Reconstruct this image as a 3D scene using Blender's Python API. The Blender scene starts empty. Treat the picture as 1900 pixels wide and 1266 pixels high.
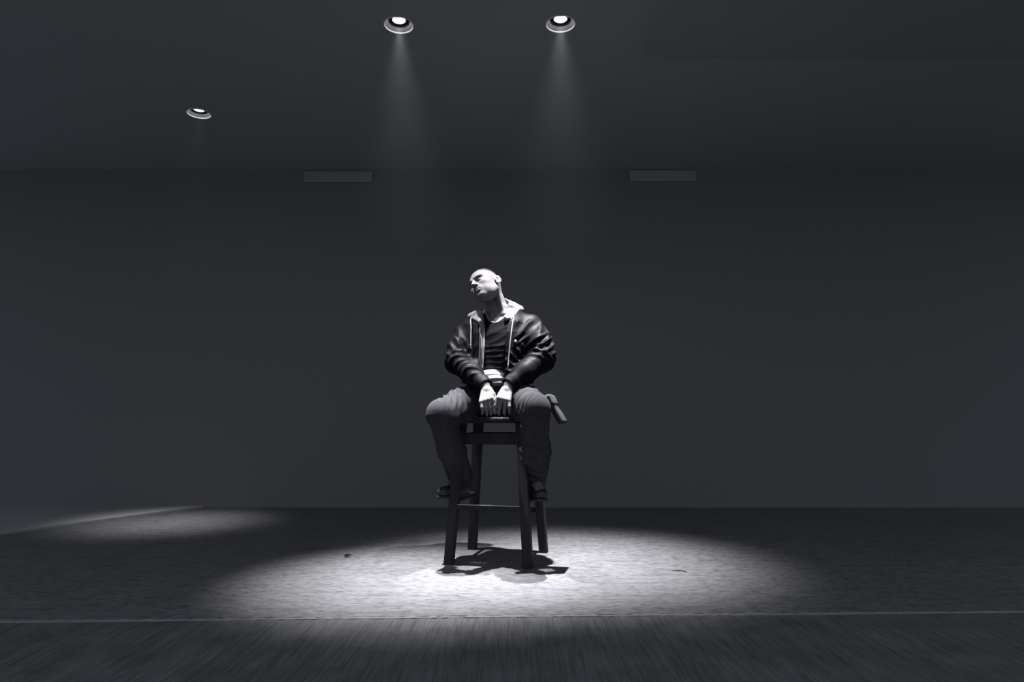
import bpy, bmesh, math, random
import numpy as np
from mathutils import Vector, Matrix

# ---------------------------------------------------------------- camera, world, exposure
scene = bpy.context.scene
C = scene.collection
vs = scene.view_settings
vs.view_transform = 'Standard'; vs.look = 'None'; vs.gamma = 1.0; vs.exposure = 0.0
vs.use_curve_mapping = False

cam = bpy.data.cameras.new('camera')
cam.lens = 24.0; cam.sensor_width = 36.0; cam.sensor_fit = 'HORIZONTAL'
cam.clip_start = 0.05; cam.clip_end = 100
cam_ob = bpy.data.objects.new('camera', cam); C.objects.link(cam_ob)
cam_ob.location = (0, 0, 0.75)
cam_ob.rotation_euler = (math.radians(90 + 6.6), 0, 0)
scene.camera = cam_ob
cy = scene.cycles
cy.use_denoising = True; cy.adaptive_threshold = .02
cy.max_bounces = 4; cy.diffuse_bounces = 2; cy.glossy_bounces = 2; cy.transmission_bounces = 0; cy.volume_bounces = 0
cy.caustics_reflective = False; cy.caustics_refractive = False

world = bpy.data.worlds.new('night'); scene.world = world
world.use_nodes = True
wbg = world.node_tree.nodes['Background']
wbg.inputs[0].default_value = (0.80, 0.87, 1.0, 1)       # dim blue-grey night sky around the open canopy
wbg.inputs[1].default_value = 0.64

LAMP_W = 2520.0
HAZE = 0.0020

# ---------------------------------------------------------------- helpers
def mat(name, col, rough=0.9, spec=0.1, **kw):
    m = bpy.data.materials.new(name); m.use_nodes = True
    b = m.node_tree.nodes['Principled BSDF']
    b.inputs['Base Color'].default_value = (*col, 1)
    b.inputs['Roughness'].default_value = rough
    b.inputs['Specular IOR Level'].default_value = spec
    for k, v in kw.items(): b.inputs[k].default_value = v
    return m

def nodes(m):
    nt = m.node_tree
    return nt, nt.nodes, nt.links, nt.nodes['Principled BSDF']

def noise(nt, vec, scale, detail=3, rough=.55, sc=(1, 1, 1)):
    mp = nt.nodes.new('ShaderNodeMapping'); mp.inputs['Scale'].default_value = sc
    nt.links.new(vec, mp.inputs['Vector'])
    n = nt.nodes.new('ShaderNodeTexNoise')
    n.inputs['Scale'].default_value = scale; n.inputs['Detail'].default_value = detail
    n.inputs['Roughness'].default_value = rough
    nt.links.new(mp.outputs[0], n.inputs['Vector'])
    return n.outputs['Fac']

def ramp(nt, fac, stops):
    r = nt.nodes.new('ShaderNodeValToRGB')
    el = r.color_ramp.elements
    while len(el) < len(stops): el.new(0.5)
    for e, (p, c) in zip(el, stops):
        e.position = p; e.color = (*c, 1) if len(c) == 3 else c
    nt.links.new(fac, r.inputs[0])
    return r.outputs[0]

def mixmul(nt, a, b, fac=1.0):
    x = nt.nodes.new('ShaderNodeMix'); x.data_type = 'RGBA'; x.blend_type = 'MULTIPLY'
    x.inputs[0].default_value = fac
    nt.links.new(a, x.inputs[6]); nt.links.new(b, x.inputs[7])
    return x.outputs[2]

def bump(nt, h, strength, dist, target):
    b = nt.nodes.new('ShaderNodeBump'); b.inputs['Strength'].default_value = strength
    b.inputs['Distance'].default_value = dist
    nt.links.new(h, b.inputs['Height']); nt.links.new(b.outputs[0], target.inputs['Normal'])

def objcoord(nt):
    return nt.nodes.new('ShaderNodeTexCoord').outputs['Object']

def obj(name, mesh, m=None, parent=None, smooth=False):
    if isinstance(mesh, bmesh.types.BMesh):
        me = bpy.data.meshes.new(name); mesh.to_mesh(me); mesh.free()
    else: me = mesh
    if m is not None and not me.materials: me.materials.append(m)
    if smooth: me.polygons.foreach_set('use_smooth', [True] * len(me.polygons))
    o = bpy.data.objects.new(name, me); C.objects.link(o)
    if parent is not None: o.parent = parent
    return o

def empty(name, loc, rz=0.0):
    o = bpy.data.objects.new(name, None); C.objects.link(o)
    o.location = loc; o.rotation_euler = (0, 0, rz); o.empty_display_size = .1
    return o

def tag(o, label=None, cat=None, group=None, kind=None):
    if label: o['label'] = label
    if cat: o['category'] = cat
    if group: o['group'] = group
    if kind: o['kind'] = kind
    return o

def add_hex(bm, p):                       # 8 corner points: 4 bottom, 4 top
    v = [bm.verts.new(q) for q in p]
    for f in ((3, 2, 1, 0), (4, 5, 6, 7), (0, 1, 5, 4), (1, 2, 6, 5), (2, 3, 7, 6), (3, 0, 4, 7)):
        bm.faces.new([v[i] for i in f])

def add_box(bm, x0, x1, y0, y1, z0, z1):
    add_hex(bm, [(x0, y0, z0), (x1, y0, z0), (x1, y1, z0), (x0, y1, z0),
                 (x0, y0, z1), (x1, y0, z1), (x1, y1, z1), (x0, y1, z1)])

def bevel(bm, w, seg=2):
    bmesh.ops.bevel(bm, geom=bm.edges[:], offset=w, segments=seg, affect='EDGES', profile=.5)
    return bm

def lathe(prof, n=48, closed_bottom=False):
    bm = bmesh.new(); rings = []
    for r, z in prof:
        if r < 1e-6: rings.append([bm.verts.new((0, 0, z))])
        else: rings.append([bm.verts.new((r * math.cos(2 * math.pi * k / n), r * math.sin(2 * math.pi * k / n), z)) for k in range(n)])
    for a, b in zip(rings, rings[1:]):
        for k in range(n):
            k2 = (k + 1) % n
            if len(a) == 1: bm.faces.new((a[0], b[k2], b[k]))
            elif len(b) == 1: bm.faces.new((a[k], a[k2], b[0]))
            else: bm.faces.new((a[k], a[k2], b[k2], b[k]))
    return bm

def tube(pts, rad, n=8, caps=True):
    """round tube along points; rad a number or a list"""
    bm = bmesh.new(); pts = [Vector(p) for p in pts]; N = len(pts)
    if not isinstance(rad, (list, tuple)): rad = [rad] * N
    rings = []; up = None
    for i, p in enumerate(pts):
        t = (pts[min(i + 1, N - 1)] - pts[max(i - 1, 0)]).normalized()
        if up is None: up = t.orthogonal().normalized()
        up = (up - t * up.dot(t)).normalized(); s = t.cross(up)
        rings.append([bm.verts.new(p + (up * math.cos(2 * math.pi * k / n) + s * math.sin(2 * math.pi * k / n)) * rad[i]) for k in range(n)])
    for a, b in zip(rings, rings[1:]):
        for k in range(n): bm.faces.new((a[k], a[(k + 1) % n], b[(k + 1) % n], b[k]))
    if caps:
        bm.faces.new(rings[0][::-1]); bm.faces.new(rings[-1])
    return bm

# ---------------------------------------------------------------- materials of the setting
def concrete_main():
    m = mat('slab_concrete', (.14, .14, .145), .5, .5)
    nt, N, L, b = nodes(m); v = objcoord(nt)
    a = noise(nt, v, 14, 5, .65, (.45, 1.3, 1)); c = noise(nt, v, 46, 4, .7, (.5, 1.1, 1)); d = noise(nt, v, 1.3, 2)
    col = ramp(nt, a, [(.32, (.078, .0775, .081)), (.5, (.112, .111, .115)), (.68, (.128, .127, .131))])
    g = ramp(nt, c, [(.33, (.42, .42, .42)), (.49, (1, 1, 1)), (.65, (1.2, 1.2, 1.2))])
    h = ramp(nt, d, [(.3, (.9, .9, .9)), (.7, (1.06, 1.06, 1.06))])
    L.new(mixmul(nt, mixmul(nt, col, g), h), b.inputs['Base Color'])
    bump(nt, c, .35, .004, b)
    return m

def concrete_broom():
    m = mat('broomed_concrete', (.08, .08, .083), .95, .05)
    nt, N, L, b = nodes(m); v = objcoord(nt)
    a = noise(nt, v, 55, 3, .6, (1, .06, 1)); w = noise(nt, v, 170, 2, .6, (1, .03, 1)); d = noise(nt, v, 5, 3)
    col = ramp(nt, a, [(.3, (.080, .080, .083)), (.5, (.100, .100, .103)), (.7, (.112, .112, .115))])
    g = ramp(nt, w, [(.3, (.75, .75, .75)), (.65, (1.1, 1.1, 1.1))])
    h = ramp(nt, d, [(.3, (.78, .78, .78)), (.6, (1.05, 1.05, 1.05))])
    L.new(mixmul(nt, mixmul(nt, col, g), h), b.inputs['Base Color'])
    bump(nt, w, .5, .003, b)
    return m

M = {}
M['slab'] = concrete_main()
M['broom'] = concrete_broom()
M['joint'] = mat('joint_sealant', (.165, .165, .169), .9, .1)
M['kerb'] = mat('kerb_concrete', (.26, .26, .265), .95, .05)
M['ceiling'] = mat('ceiling_paint', (.33, .345, .35), .95, .05)
M['panel'] = mat('ceiling_panel_paint', (.29, .30, .305), .95, .05)
M['wall'] = mat('wall_paint', (.14, .14, .145), .95, .05)
M['vent'] = mat('vent_enamel', (.25, .265, .27), .7, .2)
M['void'] = mat('dark_void', (.01, .01, .01), .95, .0)

# ---------------------------------------------------------------- setting
J0 = Vector((-1.921, 2.665, 0)); JD = Vector((3.079, .108, 0)).normalized()   # the joint between the two slabs
JN = Vector((-JD.y, JD.x, 0))
def jp(s, n, z): return J0 + JD * s + JN * n + Vector((0, 0, z))
def slab(name, pts_top, thick, m):
    bm = bmesh.new()
    add_hex(bm, [Vector(p) - Vector((0, 0, thick)) for p in pts_top] + [Vector(p) for p in pts_top])
    return tag(obj(name, bm, m), kind='structure')

WY = 6.0
slab('floor', [jp(-9, .011, 0), jp(13, .011, 0), (10, WY + .2, 0), (-10, WY + .2, 0)], .2, M['slab'])
slab('floor_apron', [(-10, -6, -.004), (11, -6, -.004), jp(13, -.011, -.004), jp(-9, -.011, -.004)], .2, M['broom'])

# worn sealant strip in the joint, its edges uneven
rng = random.Random(4)
bm = bmesh.new(); prev = None
for i in range(441):
    s = -2 + i * .02
    q = [jp(s, -.012 + rng.uniform(-.002, .003), -.010), jp(s, -.007 + rng.uniform(-.002, .002), -.001),
         jp(s, .006 + rng.uniform(-.004, .003), .001 + rng.uniform(-.002, .001)), jp(s, .012, -.010)]
    r = [bm.verts.new(p) for p in q]
    if prev:
        for k in range(3): bm.faces.new((prev[k], r[k], r[k + 1], prev[k + 1]))
    prev = r
tag(obj('trim_1', bm, M['joint']), kind='structure')

K0, K1 = Vector((-3.34, 4.63, .02)), Vector((-2.64, 6.03, .02))
kd = (K1 - K0).normalized(); kn = Vector((-kd.y, kd.x, 0))
ka, kb = K0 - kd * 6, K0 + kd * 1.55
bm = bmesh.new()
add_hex(bm, [Vector((*(p.xy), -.05)) for p in (kb, kb + kn * 5, ka + kn * 5, ka)] + [kb, kb + kn * 5, ka + kn * 5, ka])
bevel(bm, .006, 2)
tag(obj('floor_kerb', bm, M['kerb']), kind='structure')

bm = bmesh.new(); add_box(bm, -6.6, 6.6, WY, WY + .2, 0, 3.3)
tag(obj('wall_back', bm, M['wall']), kind='structure')

CZ = 3.02
LAMPS = [(-.655, 3.715), (.28, 3.704), (-2.335, 4.862), (.14, 3.38)]
RO = .084
def ceiling():
    bm = bmesh.new(); y0 = 2.0
    outer = [(-6.6, y0), (6.6, y0), (6.6, WY), (-6.6, WY)]
    loops = [outer] + [[(x + (RO + .001) * math.cos(2 * math.pi * k / 48), y + (RO + .001) * math.sin(2 * math.pi * k / 48)) for k in range(48)] for x, y in LAMPS]
    edges = []
    for lp in loops:
        v = [bm.verts.new((x, y, CZ)) for x, y in lp]
        for a, b in zip(v, v[1:] + v[:1]): edges.append(bm.edges.new((a, b)))
    bmesh.ops.triangle_fill(bm, use_beauty=True, use_dissolve=False, edges=edges, normal=(0, 0, -1))
    # hole sides, recess top and slab body
    def ring(lp, z0, z1, cap=False):
        a = [bm.verts.new((x, y, z0)) for x, y in lp]; b = [bm.verts.new((x, y, z1)) for x, y in lp]
        n = len(lp)
        for k in range(n): bm.faces.new((a[k], a[(k + 1) % n], b[(k + 1) % n], b[k]))
        if cap: bm.faces.new(b)
    for lp in loops[1:]: ring(lp, CZ, CZ + .28)
    ring(outer, CZ, CZ + .3, True)
    return bm
tag(obj('ceiling', ceiling(), M['ceiling']), kind='structure')
bm = bmesh.new(); add_box(bm, .815, 6.5, 2.1, 4.02, CZ - .014, CZ)
tag(obj('ceiling_panel', bm, M['panel']), kind='structure')

# ---------------------------------------------------------------- lamps
M['reflector'] = mat('spun_aluminium', (.30, .30, .31), .35, .5, Metallic=.6)
M['baffle'] = mat('black_baffle', (.012, .012, .012), .8, .1)
M['rim'] = mat('white_rim', (.55, .55, .56), .5, .3)
M['bulb'] = mat('lamp_lens', (0, 0, 0), .5, 0)
b_ = M['bulb'].node_tree.nodes['Principled BSDF']
b_.inputs['Emission Color'].default_value = (.97, .97, 1, 1); b_.inputs['Emission Strength'].default_value = 30.0

def lamp(x, y, label, watts, aim, half, bell):
    t = empty('recessed_downlight', (x, y, CZ))
    tag(t, label, 'ceiling light', 'recessed downlights')
    obj('rim', lathe([(RO - .004, .006), (RO - .004, -.001), (RO - .001, -.004), (RO + .004, -.003), (RO + .005, 0)]), M['rim'], t, True)
    obj('reflector', lathe([(RO - .003, .003), (RO - .011, .010), (RO - .022, .022)]), M['reflector'], t, True)
    obj('baffle', lathe([(RO - .022, .022), (RO - .028, .030), (RO - .038, .036), (.044, .038), (.044, .10), (0, .10)]), M['baffle'], t, True)
    obj('bulb_collar', lathe([(.0445, .038), (.0435, .032), (.040, .029), (.036, .031), (.035, .037)]), M['reflector'], t, True)
    obj('bulb', lathe([(.035, .037), (.032, .031), (.026, .027), (.013, .024), (0, .023)], 40), M['bulb'], t, True)
    d = Vector(aim) - Vector((x, y, CZ + .012))
    l = bpy.data.lights.new('downlight_beam', 'SPOT')
    l.energy = watts; l.color = (.975, .965, 1.0)
    l.spot_size = math.radians(2 * half); l.spot_blend = .75; l.shadow_soft_size = .018
    l.use_nodes = True                                   # bell-shaped beam profile of the reflector
    nt = l.node_tree; em = nt.nodes['Emission']
    tc = nt.nodes.new('ShaderNodeTexCoord'); sx = nt.nodes.new('ShaderNodeSeparateXYZ')
    nt.links.new(tc.outputs['Normal'], sx.inputs[0])
    def mth(op, a, b=None):
        n = nt.nodes.new('ShaderNodeMath'); n.operation = op
        for k, x_ in enumerate((a, b)):
            if x_ is None: continue
            if isinstance(x_, (int, float)): n.inputs[k].default_value = x_
            else: nt.links.new(x_, n.inputs[k])
        return n.outputs[0]
    z2 = mth('MULTIPLY', sx.outputs['Z'], sx.outputs['Z'])
    t2 = mth('SUBTRACT', mth('DIVIDE', 1.0, z2), 1.0)
    nt.links.new(mth('EXPONENT', mth('DIVIDE', t2, -bell * bell)), em.inputs['Strength'])
    lo = bpy.data.objects.new('downlight_beam', l); C.objects.link(lo); lo.parent = t
    lo.location = (0, 0, .012)
    lo.rotation_euler = d.to_track_quat('-Z', 'Y').to_euler()
    return t
lamp(*LAMPS[0], 'lit recessed ceiling light left of centre, high above the seated man', LAMP_W, (-.42, 3.38, 0), 19.5, .235)
lamp(*LAMPS[1], 'lit recessed ceiling light right of centre, high above the seated man', LAMP_W * 1.12, (.28, 3.74, 0), 25, .260)
lamp(*LAMPS[2], 'small dimmer recessed ceiling light far off on the left', LAMP_W * .22, (-2.52, 5.14, 0), 19, .18)
lamp(*LAMPS[3], 'unseen extra ceiling light before the seated man, added to light his front', LAMP_W * .09, (-.24, 4.08, 0), 17, .15)  # extra weak lamp out of view, added as front fill on the man

# ---------------------------------------------------------------- vents on the back wall
def vent(x0, x1, z0, z1, label):
    t = empty('wall_vent', ((x0 + x1) / 2, WY, z0)); w = (x1 - x0) / 2; h = z1 - z0
    tag(t, label, 'vent', 'pale vents under the ceiling')
    bm = bmesh.new()
    add_box(bm, -w, w, -.02, 0, 0, .01); add_box(bm, -w, w, -.02, 0, h - .01, h)
    add_box(bm, -w, -w + .012, -.02, 0, .01, h - .01); add_box(bm, w - .012, w, -.02, 0, .01, h - .01)
    obj('frame', bm, M['vent'], t)
    sl = None
    for k in range(6):
        z = .012 + (h - .024) * (k + .5) / 6
        if sl is None:
            bm = bmesh.new(); add_hex(bm, [(-w + .01, -.018, -.0085), (w - .01, -.018, -.0085), (w - .01, -.014, -.0085), (-w + .01, -.014, -.0085),
                                           (-w + .01, -.013, .0075), (w - .01, -.013, .0075), (w - .01, -.009, .0075), (-w + .01, -.009, .0075)])
            sl = obj('slat', bm, M['vent'], t); s = sl
        else:
            s = sl.copy(); C.objects.link(s)
        s.location = (0, 0, z)
vent(-1.89, -1.274, 2.894, 2.988, 'faint pale slatted vent high on the back wall, left of the lit beams')
vent(1.07, 1.667, 2.905, 2.998, 'faint pale slatted vent high on the back wall, right of the lit beams')

# ---------------------------------------------------------------- bar stool
def wood_black():
    m = mat('black_painted_wood', (.010, .010, .011), .75, .12)
    nt, N, L, b = nodes(m); v = objcoord(nt)
    a = noise(nt, v, 30, 3, .6, (1, 1, .08))
    L.new(ramp(nt, a, [(.3, (.013, .013, .014)), (.7, (.021, .021, .022))]), b.inputs['Base Color'])
    bump(nt, a, .2, .001, b)
    return m
M['stool'] = wood_black()
M['rung_light'] = mat('painted_rung_light', (.60, .60, .61), .5, .5)  # pale colour standing in for light on the front rung
SC = Vector((-.075, 3.845, 0)); SR = math.radians(-13.5)
SEAT = .765
def stool():
    t = empty('bar_stool', SC, SR)
    tag(t, 'tall black wooden bar stool with four splayed legs under the seated man', 'stool')
    bot, top, zt = .212, .165, SEAT - .03
    def lp(z): return bot + (top - bot) * z / zt
    bm = bmesh.new(); add_box(bm, -.20, .20, -.19, .19, SEAT - .032, SEAT); bevel(bm, .010, 3)
    obj('seat', bm, M['stool'], t, True)
    for sx, sy in ((-1, -1), (1, -1), (-1, 1), (1, 1)):
        bm = bmesh.new(); h0, h1 = .0235, .026
        add_hex(bm, [(sx * bot + a * h0, sy * bot + b * h0, 0) for a, b in ((-1, -1), (1, -1), (1, 1), (-1, 1))] +
                    [(sx * top + a * h1, sy * top + b * h1, zt) for a, b in ((-1, -1), (1, -1), (1, 1), (-1, 1))])
        bevel(bm, .003, 2); obj('leg', bm, M['stool'], t)
    for sy in (-1, 1):                                  # front and rear
        for z, h, d in ((.305 if sy < 0 else .25, .024, .020), (.68, .06, .02)):
            w = lp(z); bm = bmesh.new()
            fo = .012 if (sy < 0 and z < .5) else 0
            add_box(bm, -w + .018, w - .018, sy * w - d / 2 - fo, sy * w + d / 2 - fo, z - h, z); bevel(bm, .003, 2)
            obj('stretcher' if z < .5 else 'apron', bm, M['stool'], t)
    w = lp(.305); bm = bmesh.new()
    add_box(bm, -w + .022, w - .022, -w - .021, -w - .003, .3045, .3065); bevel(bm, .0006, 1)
    obj('rung_highlight', bm, M['rung_light'], t)  # added strip, coloured pale to imitate the lit top of the rung
    for sx in (-1, 1):
        for z, h, d in ((.335, .024, .020), (.68, .06, .02)):
            w = lp(z); bm = bmesh.new()
            add_box(bm, sx * w - d / 2, sx * w + d / 2, -w + .018, w - .018, z - h, z); bevel(bm, .003, 2)
            obj('stretcher' if z < .5 else 'apron', bm, M['stool'], t)
    return t
stool()

# ---------------------------------------------------------------- person: implicit surfaces meshed with surface nets
F32 = np.float32
def V3(*a): return np.array(a, F32)
def smin(a, b, k):
    h = np.clip(.5 + .5 * (b - a) / k, 0, 1)
    return b + (a - b) * h - k * h * (1 - h)
def smax(a, b, k): return -smin(-a, -b, k)
def cone(p, a, b, ra, rb):
    a = V3(*a); ba = V3(*b) - a; pa = p - a
    h = np.clip(pa @ ba / F32(ba @ ba), 0, 1)
    q = pa - h[:, None] * ba
    return np.sqrt((q * q).sum(1)) - (ra + (rb - ra) * h)
def chain(p, pts, rs, k=.012):
    d = None
    for i in range(len(pts) - 1):
        e = cone(p, pts[i], pts[i + 1], rs[i], rs[i + 1])
        d = e if d is None else smin(d, e, k)
    return d
def ball(p, c, r):
    q = p - V3(*c); return np.sqrt((q * q).sum(1)) - r
def ell(p, c, r, R=None):
    q = p - V3(*c)
    if R is not None: q = q @ R.astype(F32)              # columns of R are the local axes
    r = V3(*r); k0 = np.sqrt(((q / r) ** 2).sum(1)); k1 = np.sqrt(((q / (r * r)) ** 2).sum(1)) + 1e-6
    return k0 * (k0 - 1) / k1
def tri(p, a, b, c, r):
    a, b, c = (np.array(x, float) for x in (a, b, c))
    e = [(a, b), (b, c), (c, a)]; n = np.cross(b - a, c - a); n /= np.linalg.norm(n)
    pl = np.abs((p - a.astype(F32)) @ n.astype(F32)); ins = np.ones(len(p), bool); de = np.full(len(p), 9., F32)
    for s_, t_ in e:
        m = np.cross(n, t_ - s_); ins &= ((p - s_.astype(F32)) @ m.astype(F32)) >= 0
        de = np.minimum(de, cone(p, s_, t_, 0., 0.))
    return np.where(ins, pl, de).astype(F32) - r
def rbox(p, c, h, r, R=None):
    q = p - V3(*c)
    if R is not None: q = q @ R.astype(F32)
    q = np.abs(q) - (V3(*h) - r)
    return np.sqrt((np.maximum(q, 0) ** 2).sum(1)) + np.minimum(q.max(1), 0) - r
def rot(ax, deg):
    a = math.radians(deg); c, s = math.cos(a), math.sin(a)
    return np.array({'x': [[1, 0, 0], [0, c, -s], [0, s, c]], 'y': [[c, 0, s], [0, 1, 0], [-s, 0, c]], 'z': [[c, -s, 0], [s, c, 0], [0, 0, 1]]}[ax])
def near(p, lo, hi, pad):                                 # does this chunk of points come near a box?
    return bool(np.all(p.max(0) > np.array(lo) - pad) and np.all(p.min(0) < np.array(hi) + pad))

def sdf_mesh(name, f, lo, hi, res, B=8, slack=1.5):
    lo = np.array(lo, float); n = np.ceil((np.array(hi) - lo) / res).astype(int)
    nb = np.ceil((n + 1) / B).astype(int); n = nb * B
    G = np.full(n, 1.0, F32)
    bi = np.stack(np.meshgrid(*[np.arange(k) for k in nb], indexing='ij'), -1).reshape(-1, 3)
    cen = (lo + (bi * B + (B - 1) / 2) * res).astype(F32)
    d = np.concatenate([f(c) for c in np.array_split(cen, max(1, len(cen) // 4000))])
    half = res * B * .87
    off = np.stack(np.meshgrid(*[np.arange(B)] * 3, indexing='ij'), -1).reshape(-1, 3)
    Gb = G.reshape(nb[0], B, nb[1], B, nb[2], B)
    ins = bi[d < -half * slack]
    Gb[ins[:, 0], :, ins[:, 1], :, ins[:, 2], :] = -1
    act = bi[np.abs(d) <= half * slack]
    for s in range(0, len(act), 96):
        a = act[s:s + 96]
        ijk = (a[:, None, :] * B + off[None]).reshape(-1, 3)
        G[ijk[:, 0], ijk[:, 1], ijk[:, 2]] = f((lo + ijk * res).astype(F32))
    S = G < 0
    c8 = [S[i:n[0] - 1 + i, j:n[1] - 1 + j, k:n[2] - 1 + k] for i in (0, 1) for j in (0, 1) for k in (0, 1)]
    cnt = sum(c.astype(np.int8) for c in c8)
    cells = np.argwhere((cnt > 0) & (cnt < 8))
    idx = np.full(n - 1, -1, np.int32); idx[cells[:, 0], cells[:, 1], cells[:, 2]] = np.arange(len(cells))
    corner = np.array([(i, j, k) for i in (0, 1) for j in (0, 1) for k in (0, 1)])
    gv = np.stack([G[cells[:, 0] + c[0], cells[:, 1] + c[1], cells[:, 2] + c[2]] for c in corner], 1)
    acc = np.zeros((len(cells), 3)); num = np.zeros(len(cells))
    for a in range(8):
        for b in range(a + 1, 8):
            if np.abs(corner[a] - corner[b]).sum() != 1: continue
            ga, gb = gv[:, a], gv[:, b]; m = (ga < 0) != (gb < 0)
            t = np.where(m, ga / np.where(m, ga - gb, 1), 0)
            acc += np.where(m[:, None], corner[a] + t[:, None] * (corner[b] - corner[a]), 0); num += m
    verts = lo + (cells + acc / num[:, None]) * res
    quads = []
    for ax in range(3):
        u, v = (ax + 1) % 3, (ax + 2) % 3
        sl0 = [slice(1, None)] * 3; sl0[ax] = slice(0, -1)
        sl1 = [slice(1, None)] * 3; sl1[ax] = slice(1, None)
        s0, s1 = S[tuple(sl0)], S[tuple(sl1)]
        e = np.argwhere(s0 != s1)
        st = s0[e[:, 0], e[:, 1], e[:, 2]]
        e = e + 1; e[:, ax] -= 1
        ok = np.all(e < (n - 1), 1); e = e[ok]; st = st[ok]
        def cell(du, dv):
            q = e.copy(); q[:, u] -= du; q[:, v] -= dv
            return idx[q[:, 0], q[:, 1], q[:, 2]]
        q = np.stack([cell(1, 1), cell(0, 1), cell(0, 0), cell(1, 0)], 1)
        q[~st] = q[~st][:, ::-1]
        quads.append(q[(q >= 0).all(1)])
    quads = np.concatenate(quads)
    return verts, quads

def vnormals(v, q):
    a = v[q[:, 2]] - v[q[:, 0]]; b = v[q[:, 3]] - v[q[:, 1]]
    fn = np.cross(a, b); N = np.zeros_like(v)
    for i in range(4): np.add.at(N, q[:, i], fn)
    return N / (np.linalg.norm(N, axis=1, keepdims=True) + 1e-12)

def relax(v, q, it=1, w=.5):
    e = np.concatenate([q[:, [0, 1]], q[:, [1, 2]], q[:, [2, 3]], q[:, [3, 0]]])
    for _ in range(it):
        A = np.zeros_like(v); c = np.zeros(len(v))
        np.add.at(A, e[:, 0], v[e[:, 1]]); np.add.at(A, e[:, 1], v[e[:, 0]])
        np.add.at(c, e[:, 0], 1); np.add.at(c, e[:, 1], 1)
        v = v * (1 - w) + w * A / np.maximum(c, 1)[:, None]
    return v

def to_obj(name, v, q, m, parent, origin, cols=None):
    me = bpy.data.meshes.new(name)
    v = v - np.array(origin)
    me.vertices.add(len(v)); me.vertices.foreach_set('co', v.astype(F32).ravel())
    me.loops.add(q.size); me.loops.foreach_set('vertex_index', q.astype(np.int32).ravel())
    me.polygons.add(len(q)); me.polygons.foreach_set('loop_start', np.arange(0, q.size, 4, dtype=np.int32))
    me.update(calc_edges=True); me.validate()
    if cols is not None:
        at = me.color_attributes.new('tone', 'FLOAT_COLOR', 'POINT')
        at.data.foreach_set('color', np.concatenate([cols, np.ones((len(cols), 1))], 1).astype(F32).ravel())
    return obj(name, me, m, parent, True)

def wob(p, s, seed):                                      # smooth pseudo-noise in -1..1
    r = np.random.RandomState(seed); d = np.zeros(len(p))
    for i in range(5):
        k = r.normal(size=3); k /= np.linalg.norm(k)
        d += np.sin(p @ (k * s * r.uniform(.6, 1.7)) + r.uniform(0, 6.3) + 1.3 * np.sin(p @ (r.normal(size=3) * s * .5) + r.uniform(0, 6)))
    return d / 3.2

def folds(v, nrm, a, b, wave, amp, t0, t1, seed, skew=0., side=None, rad=.16):
    """ridged cloth folds running round the tube a-b, between t0 and t1 of its length"""
    a = np.array(a, float); b = np.array(b, float); L = np.linalg.norm(b - a); ax = (b - a) / L
    q = v - a; t = q @ ax / L; per = q - np.outer(q @ ax, ax); rr = np.linalg.norm(per, axis=1)
    ref = np.cross(ax, [0.31, .2, .93]); ref /= np.linalg.norm(ref); ref2 = np.cross(ax, ref)
    s1 = per @ ref; s2 = per @ ref2
    ph = (t * L + skew * s1 + .034 * wob(v, 9, seed) + .008 * wob(v, 24, seed + 5)) / wave * math.pi
    w = (.5 + .5 * np.cos(2 * ph)) ** 1.7
    m = np.clip((t - t0) / .12, 0, 1) * np.clip((t1 - t) / .12, 0, 1) * np.clip((rad - rr) / .03, 0, 1)
    m = m * np.clip(.30 + .95 * wob(v, 12, seed + 9), 0, 1)
    if side is not None: m = m * np.clip(.35 + (nrm @ np.array(side, float)), 0, 1)
    return amp * w * m

# ---- pose (metres, world)
FACE = math.radians(-12.5)
LAT = V3(math.cos(FACE), math.sin(FACE), 0); FWD = V3(math.sin(FACE), -math.cos(FACE), 0)
TO = V3(-.072, 3.875, 0)
def tl(u, v, z): return tuple(float(x) for x in TO + LAT * u + FWD * v + V3(0, 0, z))
def luv(p):
    d = p - TO; return d @ LAT, d @ FWD, p[:, 2]
HIPL, HIPR = tl(-.095, 0, .855), tl(.095, 0, .855)
KNL, KNR = (-.368, 3.56, .782), (.118, 3.455, .805)
ANL, ANR = (-.285, 3.83, .430), (.120, 3.74, .430)
SHL, SHR = tl(-.182, -.005, 1.272), tl(.182, -.005, 1.280)
ELL, ELR = (-.306, 3.80, 1.075), (.168, 3.72, 1.085)
WRL, WRR = (-.144, 3.615, .932), (-.014, 3.585, .935)
HEAD = V3(-.147, 3.802, 1.499)
HS = .96
HR = rot('y', -21) @ rot('x', -28) @ rot('z', -37)
NECK0, NECK1 = tl(.005, -.005, 1.345), (-.112, 3.845, 1.465)

LZ = np.array([.74, .80, .86, .93, .98, 1.05, 1.15, 1.23, 1.29, 1.34, 1.38, 1.42])
LA = np.array([.150, .165, .168, .158, .152, .150, .160, .172, .165, .115, .070, .055])
LB = np.array([.100, .115, .118, .112, .112, .112, .116, .112, .095, .072, .058, .050])
LC = np.array([.00, .00, .010, .040, .046, .036, .022, .010, .000, -.005, -.005, .0])
def loft(p, off, z0, z1, la=None):
    u, v, z = luv(p)
    a = np.interp(z, LZ, LA) + off; b = np.interp(z, LZ, LB) + off; c = np.interp(z, LZ, LC)
    r = np.sqrt((u / a) ** 2 + ((v - c) / b) ** 2)
    d = ((r - 1) * b).astype(F32)
    return smax(smax(d, z0 - z, .012), z - z1, .012)

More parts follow.
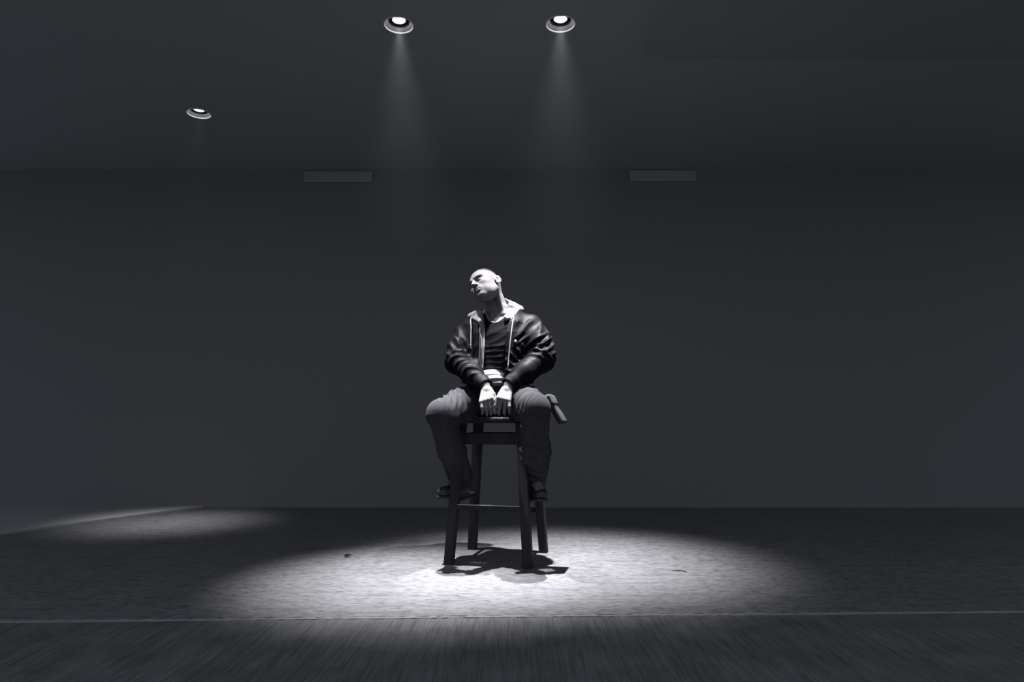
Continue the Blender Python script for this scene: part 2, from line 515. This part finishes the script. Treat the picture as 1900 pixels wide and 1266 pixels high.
def head_sdf(p):
    q = ((p - HEAD) @ HR.astype(F32)) / F32(HS)           # head space: face to -y, viewer's right +x
    x, y, z = q[:, 0], q[:, 1], q[:, 2]
    s = np.stack([np.abs(x), y, z], 1).astype(F32)        # mirrored
    d = ell(q, (0, .012, .030), (.0755, .0955, .0885))
    d = smin(d, ell(q, (0, -.026, .022), (.066, .070, .072)), .02)           # forehead
    d = smin(d, ell(q, (0, -.026, -.040), (.0620, .067, .068)), .025)        # mid face
    d = smin(d, cone(s, (.050, .008, -.052), (.016, -.066, -.096), .013, .017), .030)   # jaw
    d = smin(d, ell(q, (0, -.076, -.095), (.023, .020, .017)), .016)         # chin
    d = smin(d, ell(s, (.042, -.058, -.024), (.021, .022, .020)), .028)
    d = smin(d, ell(s, (.034, -.050, -.064), (.020, .026, .022)), .026)      # cheekbone
    d = smin(d, cone(s, (.012, -.0905, .020), (.049, -.073, .023), .0120, .0095), .010)  # brow ridge
    d = smax(d, -ell(s, (.031, -.101, .001), (.0230, .0325, .0155)), .006)    # eye socket
    d = smin(d, ell(s, (.0325, -.0740, -.001), (.0155, .0150, .0115)), .002) # closed lid
    d = smin(d, cone(q, (0, -.090, .016), (0, -.112, -.024), .0075, .0105), .008)        # nose bridge
    d = smin(d, ell(q, (0, -.1125, -.027), (.0115, .0115, .0100)), .006)
    d = smin(d, ell(s, (.0125, -.099, -.030), (.0085, .0110, .0080)), .005)  # nostril wing
    d = smin(d, ell(q, (0, -.081, -.060), (.033, .019, .026)), .016)         # muzzle
    d = smin(d, chain(s, [(0, -.1015, -.0560), (.011, -.0985, -.0555), (.025, -.0865, -.0610)], [.0046, .0046, .0025], .004), .004)
    d = smin(d, chain(s, [(0, -.0995, -.0690), (.012, -.0965, -.0685), (.024, -.0865, -.0625)], [.0056, .0052, .0025], .004), .004)
    d = smax(d, -chain(s, [(0, -.1060, -.0622), (.013, -.1020, -.0620), (.027, -.0895, -.0625)], [.0022, .0022, .0015], .002), .003)
    d = smax(d, -ell(q, (0, -.1000, -.0825), (.016, .0085, .0055)), .008)    # below the lip
    # ears
    E = rot('z', -32)
    sgn = np.where(x < 0, -1, 1)
    e = ((s - V3(.0785, .018, -.008)) @ E.astype(F32)).astype(F32)
    ear = ell(e, (.002, .006, .004), (.0085, .0195, .0325))
    ear = smax(ear, -ell(e, (.0110, .004, .007), (.0085, .0135, .0215)), .003)
    ear = smin(ear, chain(e, [(.0055, .002, .022), (.0055, .007, .010), (.0055, .006, -.006)], [.0026, .0034, .0030], .003), .003)
    ear = smin(ear, ell(e, (.003, -.004, -.022), (.0060, .0085, .0100)), .006)
    d = smin(d, ear, .006)
    return d * F32(HS)

def hand(p, wr, kn, tips, thumb, across):
    """wr wrist, kn centre of the knuckle row, across unit vector along the knuckles (index positive)"""
    wr = np.array(wr, float); kn = np.array(kn, float); across = np.array(across, float)
    d = None
    offs = [.031, .0105, -.0105, -.030]; rr = [.0095, .0098, .0093, .0082]
    for o, r, (m, t1, t2) in zip(offs, rr, tips):
        k = kn + across * o
        w0 = wr + across * o * .55
        e = cone(p, w0, k, .0125, .0110)
        d = e if d is None else smin(d, e, .014)
    for o, r, (m, t1, t2) in zip(offs, rr, tips):
        k = kn + across * o
        f = chain(p, [k, k + np.array(m), k + np.array(t1), k + np.array(t2)], [r + .001, r, r - .0008, r - .0018], .004)
        d = smin(d, f, .005)
    f = chain(p, [wr + across * .020, wr + np.array(thumb[0]), wr + np.array(thumb[1]), wr + np.array(thumb[2])], [.015, .0135, .0112, .0088], .008)
    return smin(d, f, .010)

# fingers: (middle joint, last joint, tip) relative to each knuckle
HANDL = dict(wr=(-.136, 3.588, .904), kn=(-.133, 3.545, .852), across=(.93, .20, .28),
             tips=[((.012, -.002, -.040), (.018, .014, -.066), (.016, .028, -.076)),
                   ((.010, -.002, -.042), (.016, .014, -.068), (.013, .030, -.074)),
                   ((.008, -.002, -.038), (.014, .006, -.062), (.012, .018, -.072)),
                   ((.006, -.010, -.030), (.010, .004, -.050), (.008, .014, -.062))],
             thumb=[(.036, -.014, -.022), (.056, -.022, -.052), (.062, -.016, -.080)])
HANDR = dict(wr=(-.024, 3.562, .905), kn=(-.043, 3.520, .856), across=(-.92, .12, .20),
             tips=[((-.012, -.002, -.040), (-.018, .014, -.066), (-.016, .028, -.078)),
                   ((-.010, -.002, -.043), (-.016, .014, -.068), (-.014, .030, -.078)),
                   ((-.004, -.002, -.040), (-.006, .014, -.064), (-.005, .028, -.074)),
                   ((.002, -.012, -.032), (.003, .002, -.054), (.003, .014, -.066))],
             thumb=[(-.036, -.012, -.024), (-.054, -.020, -.054), (-.058, -.014, -.080)])

def body_sdf(p):
    d = np.full(len(p), .3, F32)
    if near(p, (-.3, 3.7, .74), (.2, 4.05, 1.42), .07):
        d = smin(d, loft(p, 0, .775, 1.39), .01)
        d = smin(d, cone(p, SHL, SHR, .052, .052), .04)
    if near(p, (-.22, 3.7, 1.30), (.02, 3.95, 1.52), .06):
        d = smin(d, cone(p, NECK0, NECK1, .058, .054), .03)
        h0 = HEAD + (HR @ np.array([.045, .02, -.045])).astype(F32)
        d = smin(d, cone(p, tuple(h0), tl(.03, .055, 1.350), .016, .012), .016)         # neck muscle
        d = smin(d, cone(p, tl(-.03, .065, 1.340), tl(.075, .055, 1.345), .012, .011), .014)   # collar bone
    if near(p, HEAD - .15, HEAD + .15, .03): d = smin(d, head_sdf(p), .018)
    for sh, el, wr in ((SHL, ELL, WRL), (SHR, ELR, WRR)):
        lo = np.minimum(np.minimum(sh, el), wr) - .05; hi = np.maximum(np.maximum(sh, el), wr) + .05
        if near(p, lo, hi, .05): d = smin(d, chain(p, [sh, el, wr], [.050, .038, .026], .02), .02)
    for H, wr in ((HANDL, WRL), (HANDR, WRR)):
        k = np.array(H['kn'])
        if near(p, k - .13, k + .13, .03):
            d = smin(d, cone(p, wr, H['wr'], .026, .022), .014); d = smin(d, hand(p, **H), .008)
    for hp, kn, an, toe in ((HIPL, KNL, ANL, (-.360, 3.71, .375)), (HIPR, KNR, ANR, (.150, 3.575, .375))):
        lo = np.minimum(np.minimum(hp, kn), an) - .1; hi = np.maximum(np.maximum(hp, kn), an) + .1
        if near(p, lo, hi, .08):
            d = smin(d, chain(p, [hp, kn, an], [.072, .050, .036], .03), .03)
            d = smin(d, cone(p, an, toe, .032, .024), .015)
    return d

PO = (float(SC.x), float(SC.y), 0.0)

def skin_mat():
    m = mat('skin', (.12, .115, .115), .6, .10)
    nt, N, L, b = nodes(m)
    a = N.new('ShaderNodeAttribute'); a.attribute_name = 'tone'
    v = objcoord(nt); n = noise(nt, v, 90, 3)
    L.new(mixmul(nt, a.outputs['Color'], ramp(nt, n, [(.3, (.92, .92, .92)), (.7, (1.05, 1.05, 1.05))])), b.inputs['Base Color'])
    bump(nt, noise(nt, v, 420, 2), .12, .001, b)
    return m
def cloth(name, col, var=.2, scale=300, rough=.9, spec=.15, sheen=0., bumps=.3):
    m = mat(name, col, rough, spec)
    nt, N, L, b = nodes(m); v = objcoord(nt); n = noise(nt, v, 22, 4, .6); w = noise(nt, v, scale, 2, .5)
    c0 = tuple(c * (1 - var) for c in col); c1 = tuple(c * (1 + var) for c in col)
    L.new(mixmul(nt, ramp(nt, n, [(.3, c0), (.7, c1)]), ramp(nt, w, [(.35, (.8, .8, .8)), (.65, (1.1, 1.1, 1.1))])), b.inputs['Base Color'])
    bump(nt, w, bumps, .0012, b)
    return m
M['skin'] = skin_mat()
M['jacket'] = cloth('jacket_nylon', (.0040, .0040, .0046), .15, 260, .5, .035)
M['hoodie'] = cloth('hoodie_fleece', (.18, .18, .184), .08, 240, .95, .05)
M['tee'] = cloth('charcoal_jersey', (.0058, .0058, .0066), .15, 300, .9, .05)
M['undershirt'] = cloth('white_jersey', (.16, .16, .162), .06, 300)
M['trousers'] = cloth('grey_twill', (.027, .027, .030), .2, 320, .9, .08)
M['hair'] = cloth('black_hair', (.008, .008, .008), .3, 500, .6, .3)
M['shoe'] = cloth('black_leather', (.010, .010, .010), .2, 120, .5, .4)
M['steel'] = mat('dull_steel', (.30, .30, .32), .3, .5, Metallic=1.0)
M['cord'] = cloth('white_cord', (.24, .24, .245), .08, 600)

# ---- body
v, q = sdf_mesh('person', body_sdf, (-.52, 3.38, .30), (.26, 4.06, 1.66), .003)
v = relax(v, q, 1, .35)
hq = (v - HEAD) @ HR / HS
tone = np.tile(np.array([.112, .108, .109]), (len(v), 1))
hx, hy, hz_ = np.abs(hq[:, 0]), hq[:, 1], hq[:, 2]
inhead = np.linalg.norm(hq, axis=1) < .16
def paint(mask, c):
    mask = (mask * inhead)[:, None]; tone[:] = tone * (1 - mask) + np.array(c) * mask
def soft(x, w): return np.clip(.5 - x / w, 0, 1)
brow = soft(np.sqrt(((hx - .031) / .023) ** 2 + ((hz_ - .0225 + .18 * (hx - .031) ** 2 / .02) / .0062) ** 2) - 1, .5) * (hy < -.05)
paint(brow, (.015, .014, .014))
lash = soft(np.sqrt(((hx - .0315) / .0145) ** 2 + ((hz_ + .0075 - 3 * (hx - .0315) ** 2) / .0022) ** 2) - 1, .6) * (hy < -.06)
paint(lash * .9, (.012, .011, .011))
lip = soft(np.sqrt((hx / .025) ** 2 + ((hz_ + .0625) / .0105) ** 2) - 1, .3) * (hy < -.08)
paint(lip * .7, (.060, .052, .052))
must = soft(np.sqrt((hx / .028) ** 2 + ((hz_ + .0475) / .0055) ** 2) - 1, .5) * (hy < -.08)
paint(must * .75, (.02, .02, .02))
goat = soft(np.sqrt((hx / .014) ** 2 + ((hz_ + .098) / .014) ** 2) - 1, .6) * (hy < -.06)
paint(goat * .35, (.04, .04, .04))
fade = soft(.030 - hz_ + .5 * np.maximum(-.028 - hy, 0) + 0 * hx, .05) * (hy > -.035) + soft(-.028 - hz_, .05) * (hy > .035)
paint(np.clip(fade, 0, 1) * .45, (.06, .058, .06))
person = to_obj('person', v, q, M['skin'], None, PO, tone)
person.location = PO
tag(person, 'man in an open dark jacket sitting on the bar stool with head tilted', 'person')

# ---- hair: short dark crop on the crown
def hair_sdf(p):
    qh = (p - HEAD) @ HR.astype(F32) / F32(HS); x, y, z = qh[:, 0], qh[:, 1], qh[:, 2]
    d = ell(qh, (0, .013, .034), (.0775, .0965, .0920))
    d = smax(d, -ell(qh, (0, .013, .030), (.0720, .092, .0845)), .003)
    d = smax(d, (.072 - z) - .30 * np.maximum(y, 0) + .55 * np.maximum(-y - .02, 0) + .25 * np.maximum(np.abs(x) - .03, 0), .006)
    return d
v, q = sdf_mesh('hair', hair_sdf, HEAD - .16, HEAD + .16, .003)
n = vnormals(v, q); v = v + n * (.0012 * wob(v, 420, 3))[:, None]
to_obj('hair', v, q, M['hair'], person, PO)

# ---- trousers
SEATR = rot('z', math.degrees(SR))
def trousers_sdf(p):
    d = loft(p, .016, .76, .948)
    for hp, kn, an, s in ((HIPL, KNL, ANL, -1), (HIPR, KNR, ANR, 1)):
        mid = tuple((np.array(hp) * .5 + np.array(kn) * .5) + np.array([0, 0, .004]))
        d = smin(d, chain(p, [hp, mid, kn], [.100, .092, .074], .05), .045)
        sh = tuple(np.array(kn) * .45 + np.array(an) * .55)
        d = smin(d, chain(p, [kn, sh, an], [.073, .074, .068], .03), .03)
    for an, kn in ((ANL, KNL), (ANR, KNR)):               # hem opening
        a = np.array(an, float); k = np.array(kn, float); dr = (a - k) / np.linalg.norm(a - k)
        cut = (p - V3(*a)) @ V3(*dr) - .03
        nearleg = np.sqrt(((p - V3(*a)) ** 2).sum(1)) < .16
        d = np.where(nearleg, smax(d, cut, .006), d)
        d = np.where(nearleg, smax(d, -cone(p, a - dr * .05, a + dr * .10, .056, .060), .004), d)
    # flattened where the seat carries him
    w = (p - V3(*SC)) @ SEATR.astype(F32)
    over = np.maximum(np.abs(w[:, 0]) - .205, np.abs(w[:, 1]) - .195)
    d = smax(d, -np.maximum(over, np.maximum(p[:, 2] - SEAT - .002, (SEAT - .15) - p[:, 2])), .008)
    return d
v, q = sdf_mesh('trousers', trousers_sdf, (-.52, 3.33, .36), (.30, 4.06, .98), .0045)
n = vnormals(v, q); d = np.zeros(len(v))
UP = (0, -.3, 1)
d += folds(v, n, HIPL, KNL, .030, .011, .25, 1.12, 11, .9, UP)
d += folds(v, n, HIPR, KNR, .028, .012, .25, 1.15, 12, -.8, UP)
d += folds(v, n, HIPL, KNL, .055, .012, .0, 1.0, 21, 1.6, UP)
d += folds(v, n, HIPR, KNR, .050, .012, .0, 1.0, 22, -1.5, UP)
d += folds(v, n, KNL, ANL, .05, .012, -.1, 1.1, 13, .4); d += folds(v, n, KNR, ANR, .05, .012, -.1, 1.1, 14, -.4)
keep = np.clip((v[:, 2] - SEAT - .004) / .02, 0, 1) + (v[:, 2] < SEAT - .04)
v = v + n * ((d - .002) * np.clip(keep, 0, 1))[:, None]
v = relax(v, q, 1, .3)
trousers = to_obj('trousers', v, q, M['trousers'], person, PO)
tag(trousers, 'baggy grey cargo trousers creased at the knees')

def pocket_sdf(p):
    R = rot('z', -14) @ rot('y', -30)
    d = rbox(p, (.226, 3.585, .805), (.016, .062, .085), .012, R)
    d = smin(d, cone(p, (.150, 3.60, .845), (.200, 3.588, .838), .034, .030), .02)
    d = smin(d, rbox(p, (.204, 3.583, .848), (.019, .066, .028), .008, R), .004)
    return d
v, q = sdf_mesh('pocket', pocket_sdf, (.08, 3.44, .66), (.38, 3.74, .98), .0035)
n = vnormals(v, q); v = v + n * (.0035 * wob(v, 32, 4))[:, None]
tag(to_obj('cargo_pocket', v, q, M['trousers'], trousers, PO), 'cargo pocket sagging off the outer thigh')
# waistband and belt
def belt_sdf(p):
    return smax(loft(p, .022, .905, .942), -loft(p, .012, .80, 1.0), .002)
v, q = sdf_mesh('belt', belt_sdf, (-.30, 3.65, .89), (.16, 4.06, .96), .0035)
to_obj('waistband', v, q, M['trousers'], trousers, PO)

# ---- undershirt (hem roll and neckline) and dark tee
def under_sdf(p):
    d = smax(loft(p, .009, .935, 1.05), -loft(p, .001, .80, 1.2), .002)
    u, vv, z = luv(p)
    bul = ell(p, tl(-.012, .160, .958), (.092, .062, .060))
    bul = smax(bul, .938 - z, .012)
    d = smin(d, bul, .02)
    return d
v, q = sdf_mesh('undershirt', under_sdf, (-.30, 3.62, .92), (.16, 4.06, 1.10), .0035)
n = vnormals(v, q); d = np.zeros(len(v))
d += folds(v, n, tl(0, .12, .92), tl(0, .12, 1.06), .032, .007, -.1, 1.1, 31, .25, None, .3)
v = relax(v + n * (d - .003)[:, None], q, 1, .3)
undershirt = to_obj('undershirt', v, q, M['undershirt'], person, PO)
tag(undershirt, 'white undershirt hem rucked out below the dark tee')

def tee_sdf(p):
    u, vv, z = luv(p)
    d = loft(p, .0135, .80, 1.37)
    hem = 1.010 + .012 * np.sin(u * 40 + .6) + .10 * np.abs(u + .01) * 0
    d = smax(d, hem - z, .008)
    d = smax(d, -loft(p, .002, .7, 1.5), .003)
    d = smax(d, np.minimum(z - 1.286 - 15.3 * u * u, np.where(vv > 0, .2, -.2) + 0 * z).astype(F32), .004)   # scooped neck
    d = smax(d, z - 1.352, .004)
    return d
v, q = sdf_mesh('tee', tee_sdf, (-.32, 3.62, .96), (.18, 4.06, 1.42), .004)
n = vnormals(v, q); d = folds(v, n, tl(0, .1, 1.0), tl(0, .1, 1.2), .036, .004, -.1, .9, 41, .15, None, .3)
d += folds(v, n, tl(0, .1, 1.0), tl(.05, .1, 1.35), .05, .006, .2, 1.1, 42, .6, None, .3)
v = relax(v + n * d[:, None], q, 1, .3)
to_obj('tee_shirt', v, q, M['tee'], person, PO)

# ---- hoodie
OPZ = [.90, 1.00, 1.15, 1.25, 1.31, 1.36, 1.42]
def opening(p, wl, wr):
    u, vv, z = luv(p)
    l = np.interp(z, OPZ, wl); r = np.interp(z, OPZ, wr)
    return np.maximum(np.maximum(-l - u, u - r), -vv + .02).astype(F32)
def hood_lumps(p):
    A, B, Cc = (-.052, 3.865, 1.428), (.042, 3.850, 1.378), (-.032, 3.762, 1.312)
    Bk = (.010, 3.945, 1.395)
    d = smin(tri(p, A, B, Cc, .0135), tri(p, A, B, Bk, .022), .012)
    d = smin(d, chain(p, [(-.006, 3.830, 1.392), (.036, 3.846, 1.374)], [.020, .016], .01), .014)
    d = smin(d, chain(p, [Bk, (-.075, 3.965, 1.375), (-.16, 3.945, 1.345), (-.205, 3.875, 1.340)], [.034, .038, .034, .022], .02), .02)
    D, E_, Ff = (-.188, 3.800, 1.352), (-.236, 3.850, 1.338), (-.172, 3.752, 1.292)
    d = smin(d, tri(p, D, E_, Ff, .013), .012)
    d = smin(d, tri(p, (-.205, 3.875, 1.340), D, E_, .016), .012)
    d = smin(d, chain(p, [Ff, tl(-.070, .130, 1.24)], [.013, .010], .01), .012)
    return smin(d, ell(p, tl(0, -.13, 1.33), (.105, .045, .075)), .03)
def hoodie_sdf(p):
    d = smax(loft(p, .026, .935, 1.36), -loft(p, .0165, .80, 1.42), .003)
    d = smax(d, -opening(p, [.055, .052, .046, .050, .066, .085, .10], [.085, .077, .073, .076, .085, .10, .11]), .006)
    h = hood_lumps(p)
    h = smax(h, -cone(p, NECK0, NECK1, .062, .058), .006)
    u, vv, z = luv(p)
    h = smax(h, -smax(smax(np.abs(u) - .058, 1.25 - z, .01), .0 - vv, .01), .01)
    return smin(d, h, .010)
v, q = sdf_mesh('hoodie', hoodie_sdf, (-.36, 3.62, .92), (.22, 4.10, 1.48), .0038)
n = vnormals(v, q); d = folds(v, n, tl(.02, -.06, 1.40), tl(.09, .10, 1.32), .030, .006, -.2, 1.2, 51, .9, None, .14)
d += folds(v, n, tl(-.06, -.06, 1.40), tl(-.09, .10, 1.32), .030, .006, -.2, 1.2, 52, .9, None, .14)
v = relax(v + n * d[:, None], q, 1, .3)
hoodie = to_obj('hoodie', v, q, M['hoodie'], person, PO)
tag(hoodie, 'pale fleece hoodie with the hood bunched at the neck')

# ---- jacket
def sleeves(p, grow=0.):
    d = None
    for sh, el, wr in ((SHL, ELL, WRL), (SHR, ELR, WRR)):
        e_ = np.array(el, float); w_ = np.array(wr, float)
        cuff = tuple(w_ + (w_ - e_) / np.linalg.norm(w_ - e_) * -.012)
        fm = tuple(e_ * .45 + w_ * .55)
        c = chain(p, [sh, tuple(np.array(sh) * .45 + e_ * .55), el, fm, cuff], [.072 + grow, .075 + grow, .067 + grow, .058 + grow, .044 + grow], .035)
        c = smax(c, -cone(p, w_ + (e_ - w_) * .10, w_ + (w_ - e_) * .25, .033, .036), .004)
        d = c if d is None else np.minimum(d, c)
    return d
def jacket_sdf(p):
    t = smax(loft(p, .052, .950, 1.385), -loft(p, .029, .80, 1.45), .004)
    t = smax(t, -opening(p, [.085, .080, .072, .078, .096, .125, .14], [.085, .075, .070, .074, .090, .115, .14]), .008)
    d = smin(t, smax(sleeves(p), -np.maximum(loft(p, .029, .80, 1.45), 1.05 - p[:, 2]), .006), .03)
    d = smax(d, -smax(hood_lumps(p) - .004, -.2 + 0 * p[:, 0], .01), .006)
    d = smax(d, -cone(p, NECK0, NECK1, .085, .085), .01)
    return d
v, q = sdf_mesh('jacket', jacket_sdf, (-.44, 3.52, .86), (.32, 4.12, 1.46), .0042)
n = vnormals(v, q); d = np.zeros(len(v))
d += folds(v, n, SHL, ELL, .052, .010, .45, 1.15, 61, .9); d += folds(v, n, SHR, ELR, .050, .011, .40, 1.15, 62, -.9)
d += folds(v, n, ELL, WRL, .040, .012, -.1, .85, 63, .6); d += folds(v, n, ELR, WRR, .040, .012, -.1, .85, 64, -.6)
d += folds(v, n, SHL, ELL, .095, .011, .0, .9, 65, 1.8); d += folds(v, n, SHR, ELR, .095, .012, .0, .9, 66, -1.8)
v = v + n * (d - .004)[:, None]
v = relax(v, q, 1, .3)
jacket = to_obj('jacket', v, q, M['jacket'], person, PO)
tag(jacket, 'dark nylon bomber jacket worn open with wrinkled sleeves')
for el, wr in ((ELL, WRL), (ELR, WRR)):
    w_ = np.array(wr, float); e_ = np.array(el, float); dr = (w_ - e_) / np.linalg.norm(w_ - e_)
    def cuff_sdf(p, w_=w_, dr=dr):
        t = (p - V3(*w_)) @ V3(*dr)
        c = smax(cone(p, w_ - dr * .035, w_, .047, .042), -cone(p, w_ - dr * .2, w_ + dr * .08, .034, .034), .004)
        return smax(smax(c, t - .012, .004), -t - .036, .004)
    v, q = sdf_mesh('cuff', cuff_sdf, w_ - .1, w_ + .1, .003)
    n = vnormals(v, q); per = (v - w_) - np.outer((v - w_) @ dr, dr)
    a1 = np.cross(dr, [0, 0, 1]); a1 /= np.linalg.norm(a1); a2 = np.cross(dr, a1)
    v = v + n * (.0012 * np.sin(np.arctan2(per @ a1, per @ a2) * 36))[:, None]
    to_obj('cuff', v, q, M['jacket'], jacket, PO)

cp = []
for i in range(33):
    u = -.070 + .140 * i / 32
    b_ = np.interp(1.29, LZ, LB) + .014
    zz = 1.288 + 15.3 * u * u
    bb = np.interp(zz, LZ, LB) + .013; aa = np.interp(zz, LZ, LA) + .013; cc = np.interp(zz, LZ, LC)
    cp.append(tl(u, cc + bb * math.sqrt(max(.05, 1 - (u / aa) ** 2)), zz))
obj('neckband', tube([Vector(p) - Vector(PO) for p in cp], .0052, 8), M['undershirt'], undershirt, True)

# zip teeth strip on the viewer's left edge, chest snap, drawstrings
def at_front(u, z, off):                                   # a point on the clothed chest
    b = np.interp(z, LZ, LB) + off; a = np.interp(z, LZ, LA) + off; c = np.interp(z, LZ, LC)
    return tl(u, c + b * math.sqrt(max(0, 1 - (u / a) ** 2)), z)
def local(pts): return [Vector(p) - Vector(PO) for p in pts]
zp = []
for i in range(26):
    z = 1.285 - .29 * i / 25
    zp.append(at_front(-np.interp(z, OPZ, [.085, .080, .072, .078, .096, .125, .14]) + .004, z, .046))
obj('zip', tube(local(zp), .0028, 6), M['steel'], jacket, True)
bm = lathe([(0, .006), (.006, .005), (.0095, .002), (.0105, -.002)], 20)
sn = obj('snap', bm, M['steel'], jacket, True)
sp = Vector(at_front(.128, 1.175, .056)) - Vector(PO)
sn.location = sp; sn.rotation_euler = (Vector(tuple(FWD)) * .8 + Vector((.25, 0, .35))).to_track_quat('Z', 'Y').to_euler()

def drawstring(pts, name='drawstring'):
    P = [Vector(p) for p in pts]; out = []
    for i in range(len(P) - 1):                            # Catmull-Rom
        p0, p1, p2, p3 = P[max(i - 1, 0)], P[i], P[i + 1], P[min(i + 2, len(P) - 1)]
        for k in range(6):
            t = k / 6
            out.append(.5 * (2 * p1 + (p2 - p0) * t + (2 * p0 - 5 * p1 + 4 * p2 - p3) * t * t + (3 * p1 - p0 - 3 * p2 + p3) * t ** 3))
    out.append(P[-1])
    s = obj(name, tube([o - Vector(PO) for o in out], .0032, 7), M['cord'], hoodie, True)
    e = [o - Vector(PO) for o in out[-3:]]
    dn = (e[-1] - e[0]).normalized()
    obj('aglet', tube([e[-1] - dn * .004, e[-1] - dn * .002, e[-1] + dn * .018, e[-1] + dn * .020], [.0030, .0038, .0038, .0026], 8), M['steel'], s, True)
drawstring([at_front(-.140, 1.325, .060), at_front(-.136, 1.305, .072), at_front(-.124, 1.26, .070), at_front(-.120, 1.20, .068), at_front(-.118, 1.155, .066)])
drawstring([at_front(.100, 1.345, .050), at_front(.108, 1.325, .066), at_front(.110, 1.27, .070), at_front(.104, 1.18, .066), at_front(.098, 1.09, .066), at_front(.096, 1.045, .066)])

# ---- shoes
for an, heel, ball_, toe in ((ANL, (-.262, 3.868, .372), (-.330, 3.745, .366), (-.366, 3.690, .368)), (ANR, (.106, 3.795, .372), (.140, 3.640, .366), (.152, 3.570, .368))):
    def shoe_sdf(p, an=an, heel=heel, ball_=ball_, toe=toe):
        d = smin(chain(p, [heel, ball_, toe], [.034, .040, .030], .02), cone(p, heel, tuple(np.array(an) + [0, 0, -.01]), .034, .040), .02)
        return smax(d, .337 - p[:, 2], .006)
    a = np.array(an)
    v, q = sdf_mesh('shoe', shoe_sdf, np.minimum(np.minimum(heel, toe), an) - .07, np.maximum(np.maximum(heel, toe), an) + .07, .0045)
    sh = to_obj('shoe', v, q, M['shoe'], person, PO)
    bm = bmesh.new()
    h, b2, t2 = np.array(heel), np.array(ball_), np.array(toe); dr = (t2 - h)[:2]; dr = dr / np.linalg.norm(dr); nr = np.array([-dr[1], dr[0]])
    ring = []
    for k in range(28):
        an_ = 2 * math.pi * k / 28; L_ = np.linalg.norm((t2 - h)[:2]) / 2 + .036
        w_ = .038 + .004 * math.cos(an_)
        c_ = (h + t2)[:2] / 2 + dr * L_ * math.copysign(abs(math.cos(an_)) ** .7, math.cos(an_)) + nr * w_ * math.copysign(abs(math.sin(an_)) ** .7, math.sin(an_))
        ring.append(c_)
    lo_ = [bm.verts.new((c_[0] - PO[0], c_[1] - PO[1], .337)) for c_ in ring]; hi_ = [bm.verts.new((c_[0] - PO[0], c_[1] - PO[1], .350)) for c_ in ring]
    bm.faces.new(lo_[::-1]); bm.faces.new(hi_)
    for k in range(28): bm.faces.new((lo_[k], lo_[(k + 1) % 28], hi_[(k + 1) % 28], hi_[k]))
    obj('sole', bm, M['shoe'], sh)


# ---------------------------------------------------------------- litter on the slab
M['leaf'] = mat('dry_leaf', (.02, .019, .018), .8, .1)
def leaf(x, y, L, rz, label):
    t = empty('dry_leaf', (x, y, 0), rz); tag(t, label, 'leaf')
    bm = bmesh.new(); n = 10; rows = []
    for i in range(n + 1):
        u = i / n; w = .42 * L * math.sin(math.pi * u ** .8) ** .8 * (1 + .18 * math.sin(u * 19)); zc = .004 + .25 * L * (u - .35) ** 2
        rows.append([bm.verts.new((L * (u - .5), w * k, zc + .55 * abs(k) ** 1.5 * w + .002)) for k in (-1, -.5, 0, .5, 1)])
    for a, b in zip(rows, rows[1:]):
        for k in range(4): bm.faces.new((a[k], b[k], b[k + 1], a[k + 1]))
    bmesh.ops.remove_doubles(bm, verts=bm.verts, dist=.0002)
    bmesh.ops.solidify(bm, geom=bm.faces[:], thickness=.0008)
    obj('blade', bm, M['leaf'], t, True)
    obj('stalk', tube([(L * .45, 0, .004 + .02 * L), (L * .62, .004, .008), (L * .8, .010, .004)], .0011, 6), M['leaf'], t, True)
leaf(-.905, 3.87, .042, .3, 'small curled dark leaf on the floor left of the stool')
tw = empty('twig', (.832, 3.507, 0), -.35); tag(tw, 'thin dry twig lying on the lit floor right of the stool', 'twig')
obj('stem', tube([(-.034, .006, .002), (-.012, .002, .003), (.008, -.004, .006), (.030, -.002, .003), (.040, -.004, .002)], [.0012, .0018, .0022, .0018, .001], 7), M['leaf'], tw, True)
obj('side_shoot', tube([(.004, -.003, .005), (-.004, .010, .007), (-.010, .020, .004)], [.0016, .0014, .0008], 6), M['leaf'], tw, True)

# ---------------------------------------------------------------- haze
hz = bpy.data.materials.new('thin_mist'); hz.use_nodes = True
nt = hz.node_tree; nt.nodes.clear()
vo = nt.nodes.new('ShaderNodeOutputMaterial'); vsn = nt.nodes.new('ShaderNodeVolumeScatter')
vsn.inputs['Density'].default_value = HAZE; vsn.inputs['Anisotropy'].default_value = .75
vsn.inputs['Color'].default_value = (.93, .96, 1, 1)
nt.links.new(vsn.outputs[0], vo.inputs['Volume'])
def beam_mist(x, y, tilt, label):
    prof = [(0, -.022), (.098, -.022), (.155, -.2), (.26, -.5), (.335, -.8), (.34, -.95), (.29, -1.12), (.18, -1.27), (.08, -1.35), (0, -1.38)]
    bm = lathe(prof[::-1], 40)
    bmesh.ops.transform(bm, matrix=Matrix(((1, 0, -tilt[0], 0), (0, 1, -tilt[1], 0), (0, 0, 1, 0), (0, 0, 0, 1))), verts=bm.verts)
    o = obj('haze', bm, hz); o.location = (x, y, CZ)
    tag(o, label, 'mist', kind='stuff')
beam_mist(*LAMPS[0], (.078, -.098), 'faint misty beam falling from the ceiling light left of centre')
beam_mist(*LAMPS[1], (.03, -.01), 'faint misty beam falling from the ceiling light right of centre')
beam_mist(*LAMPS[2], (-.035, .09), 'barely visible mist under the small far ceiling light')
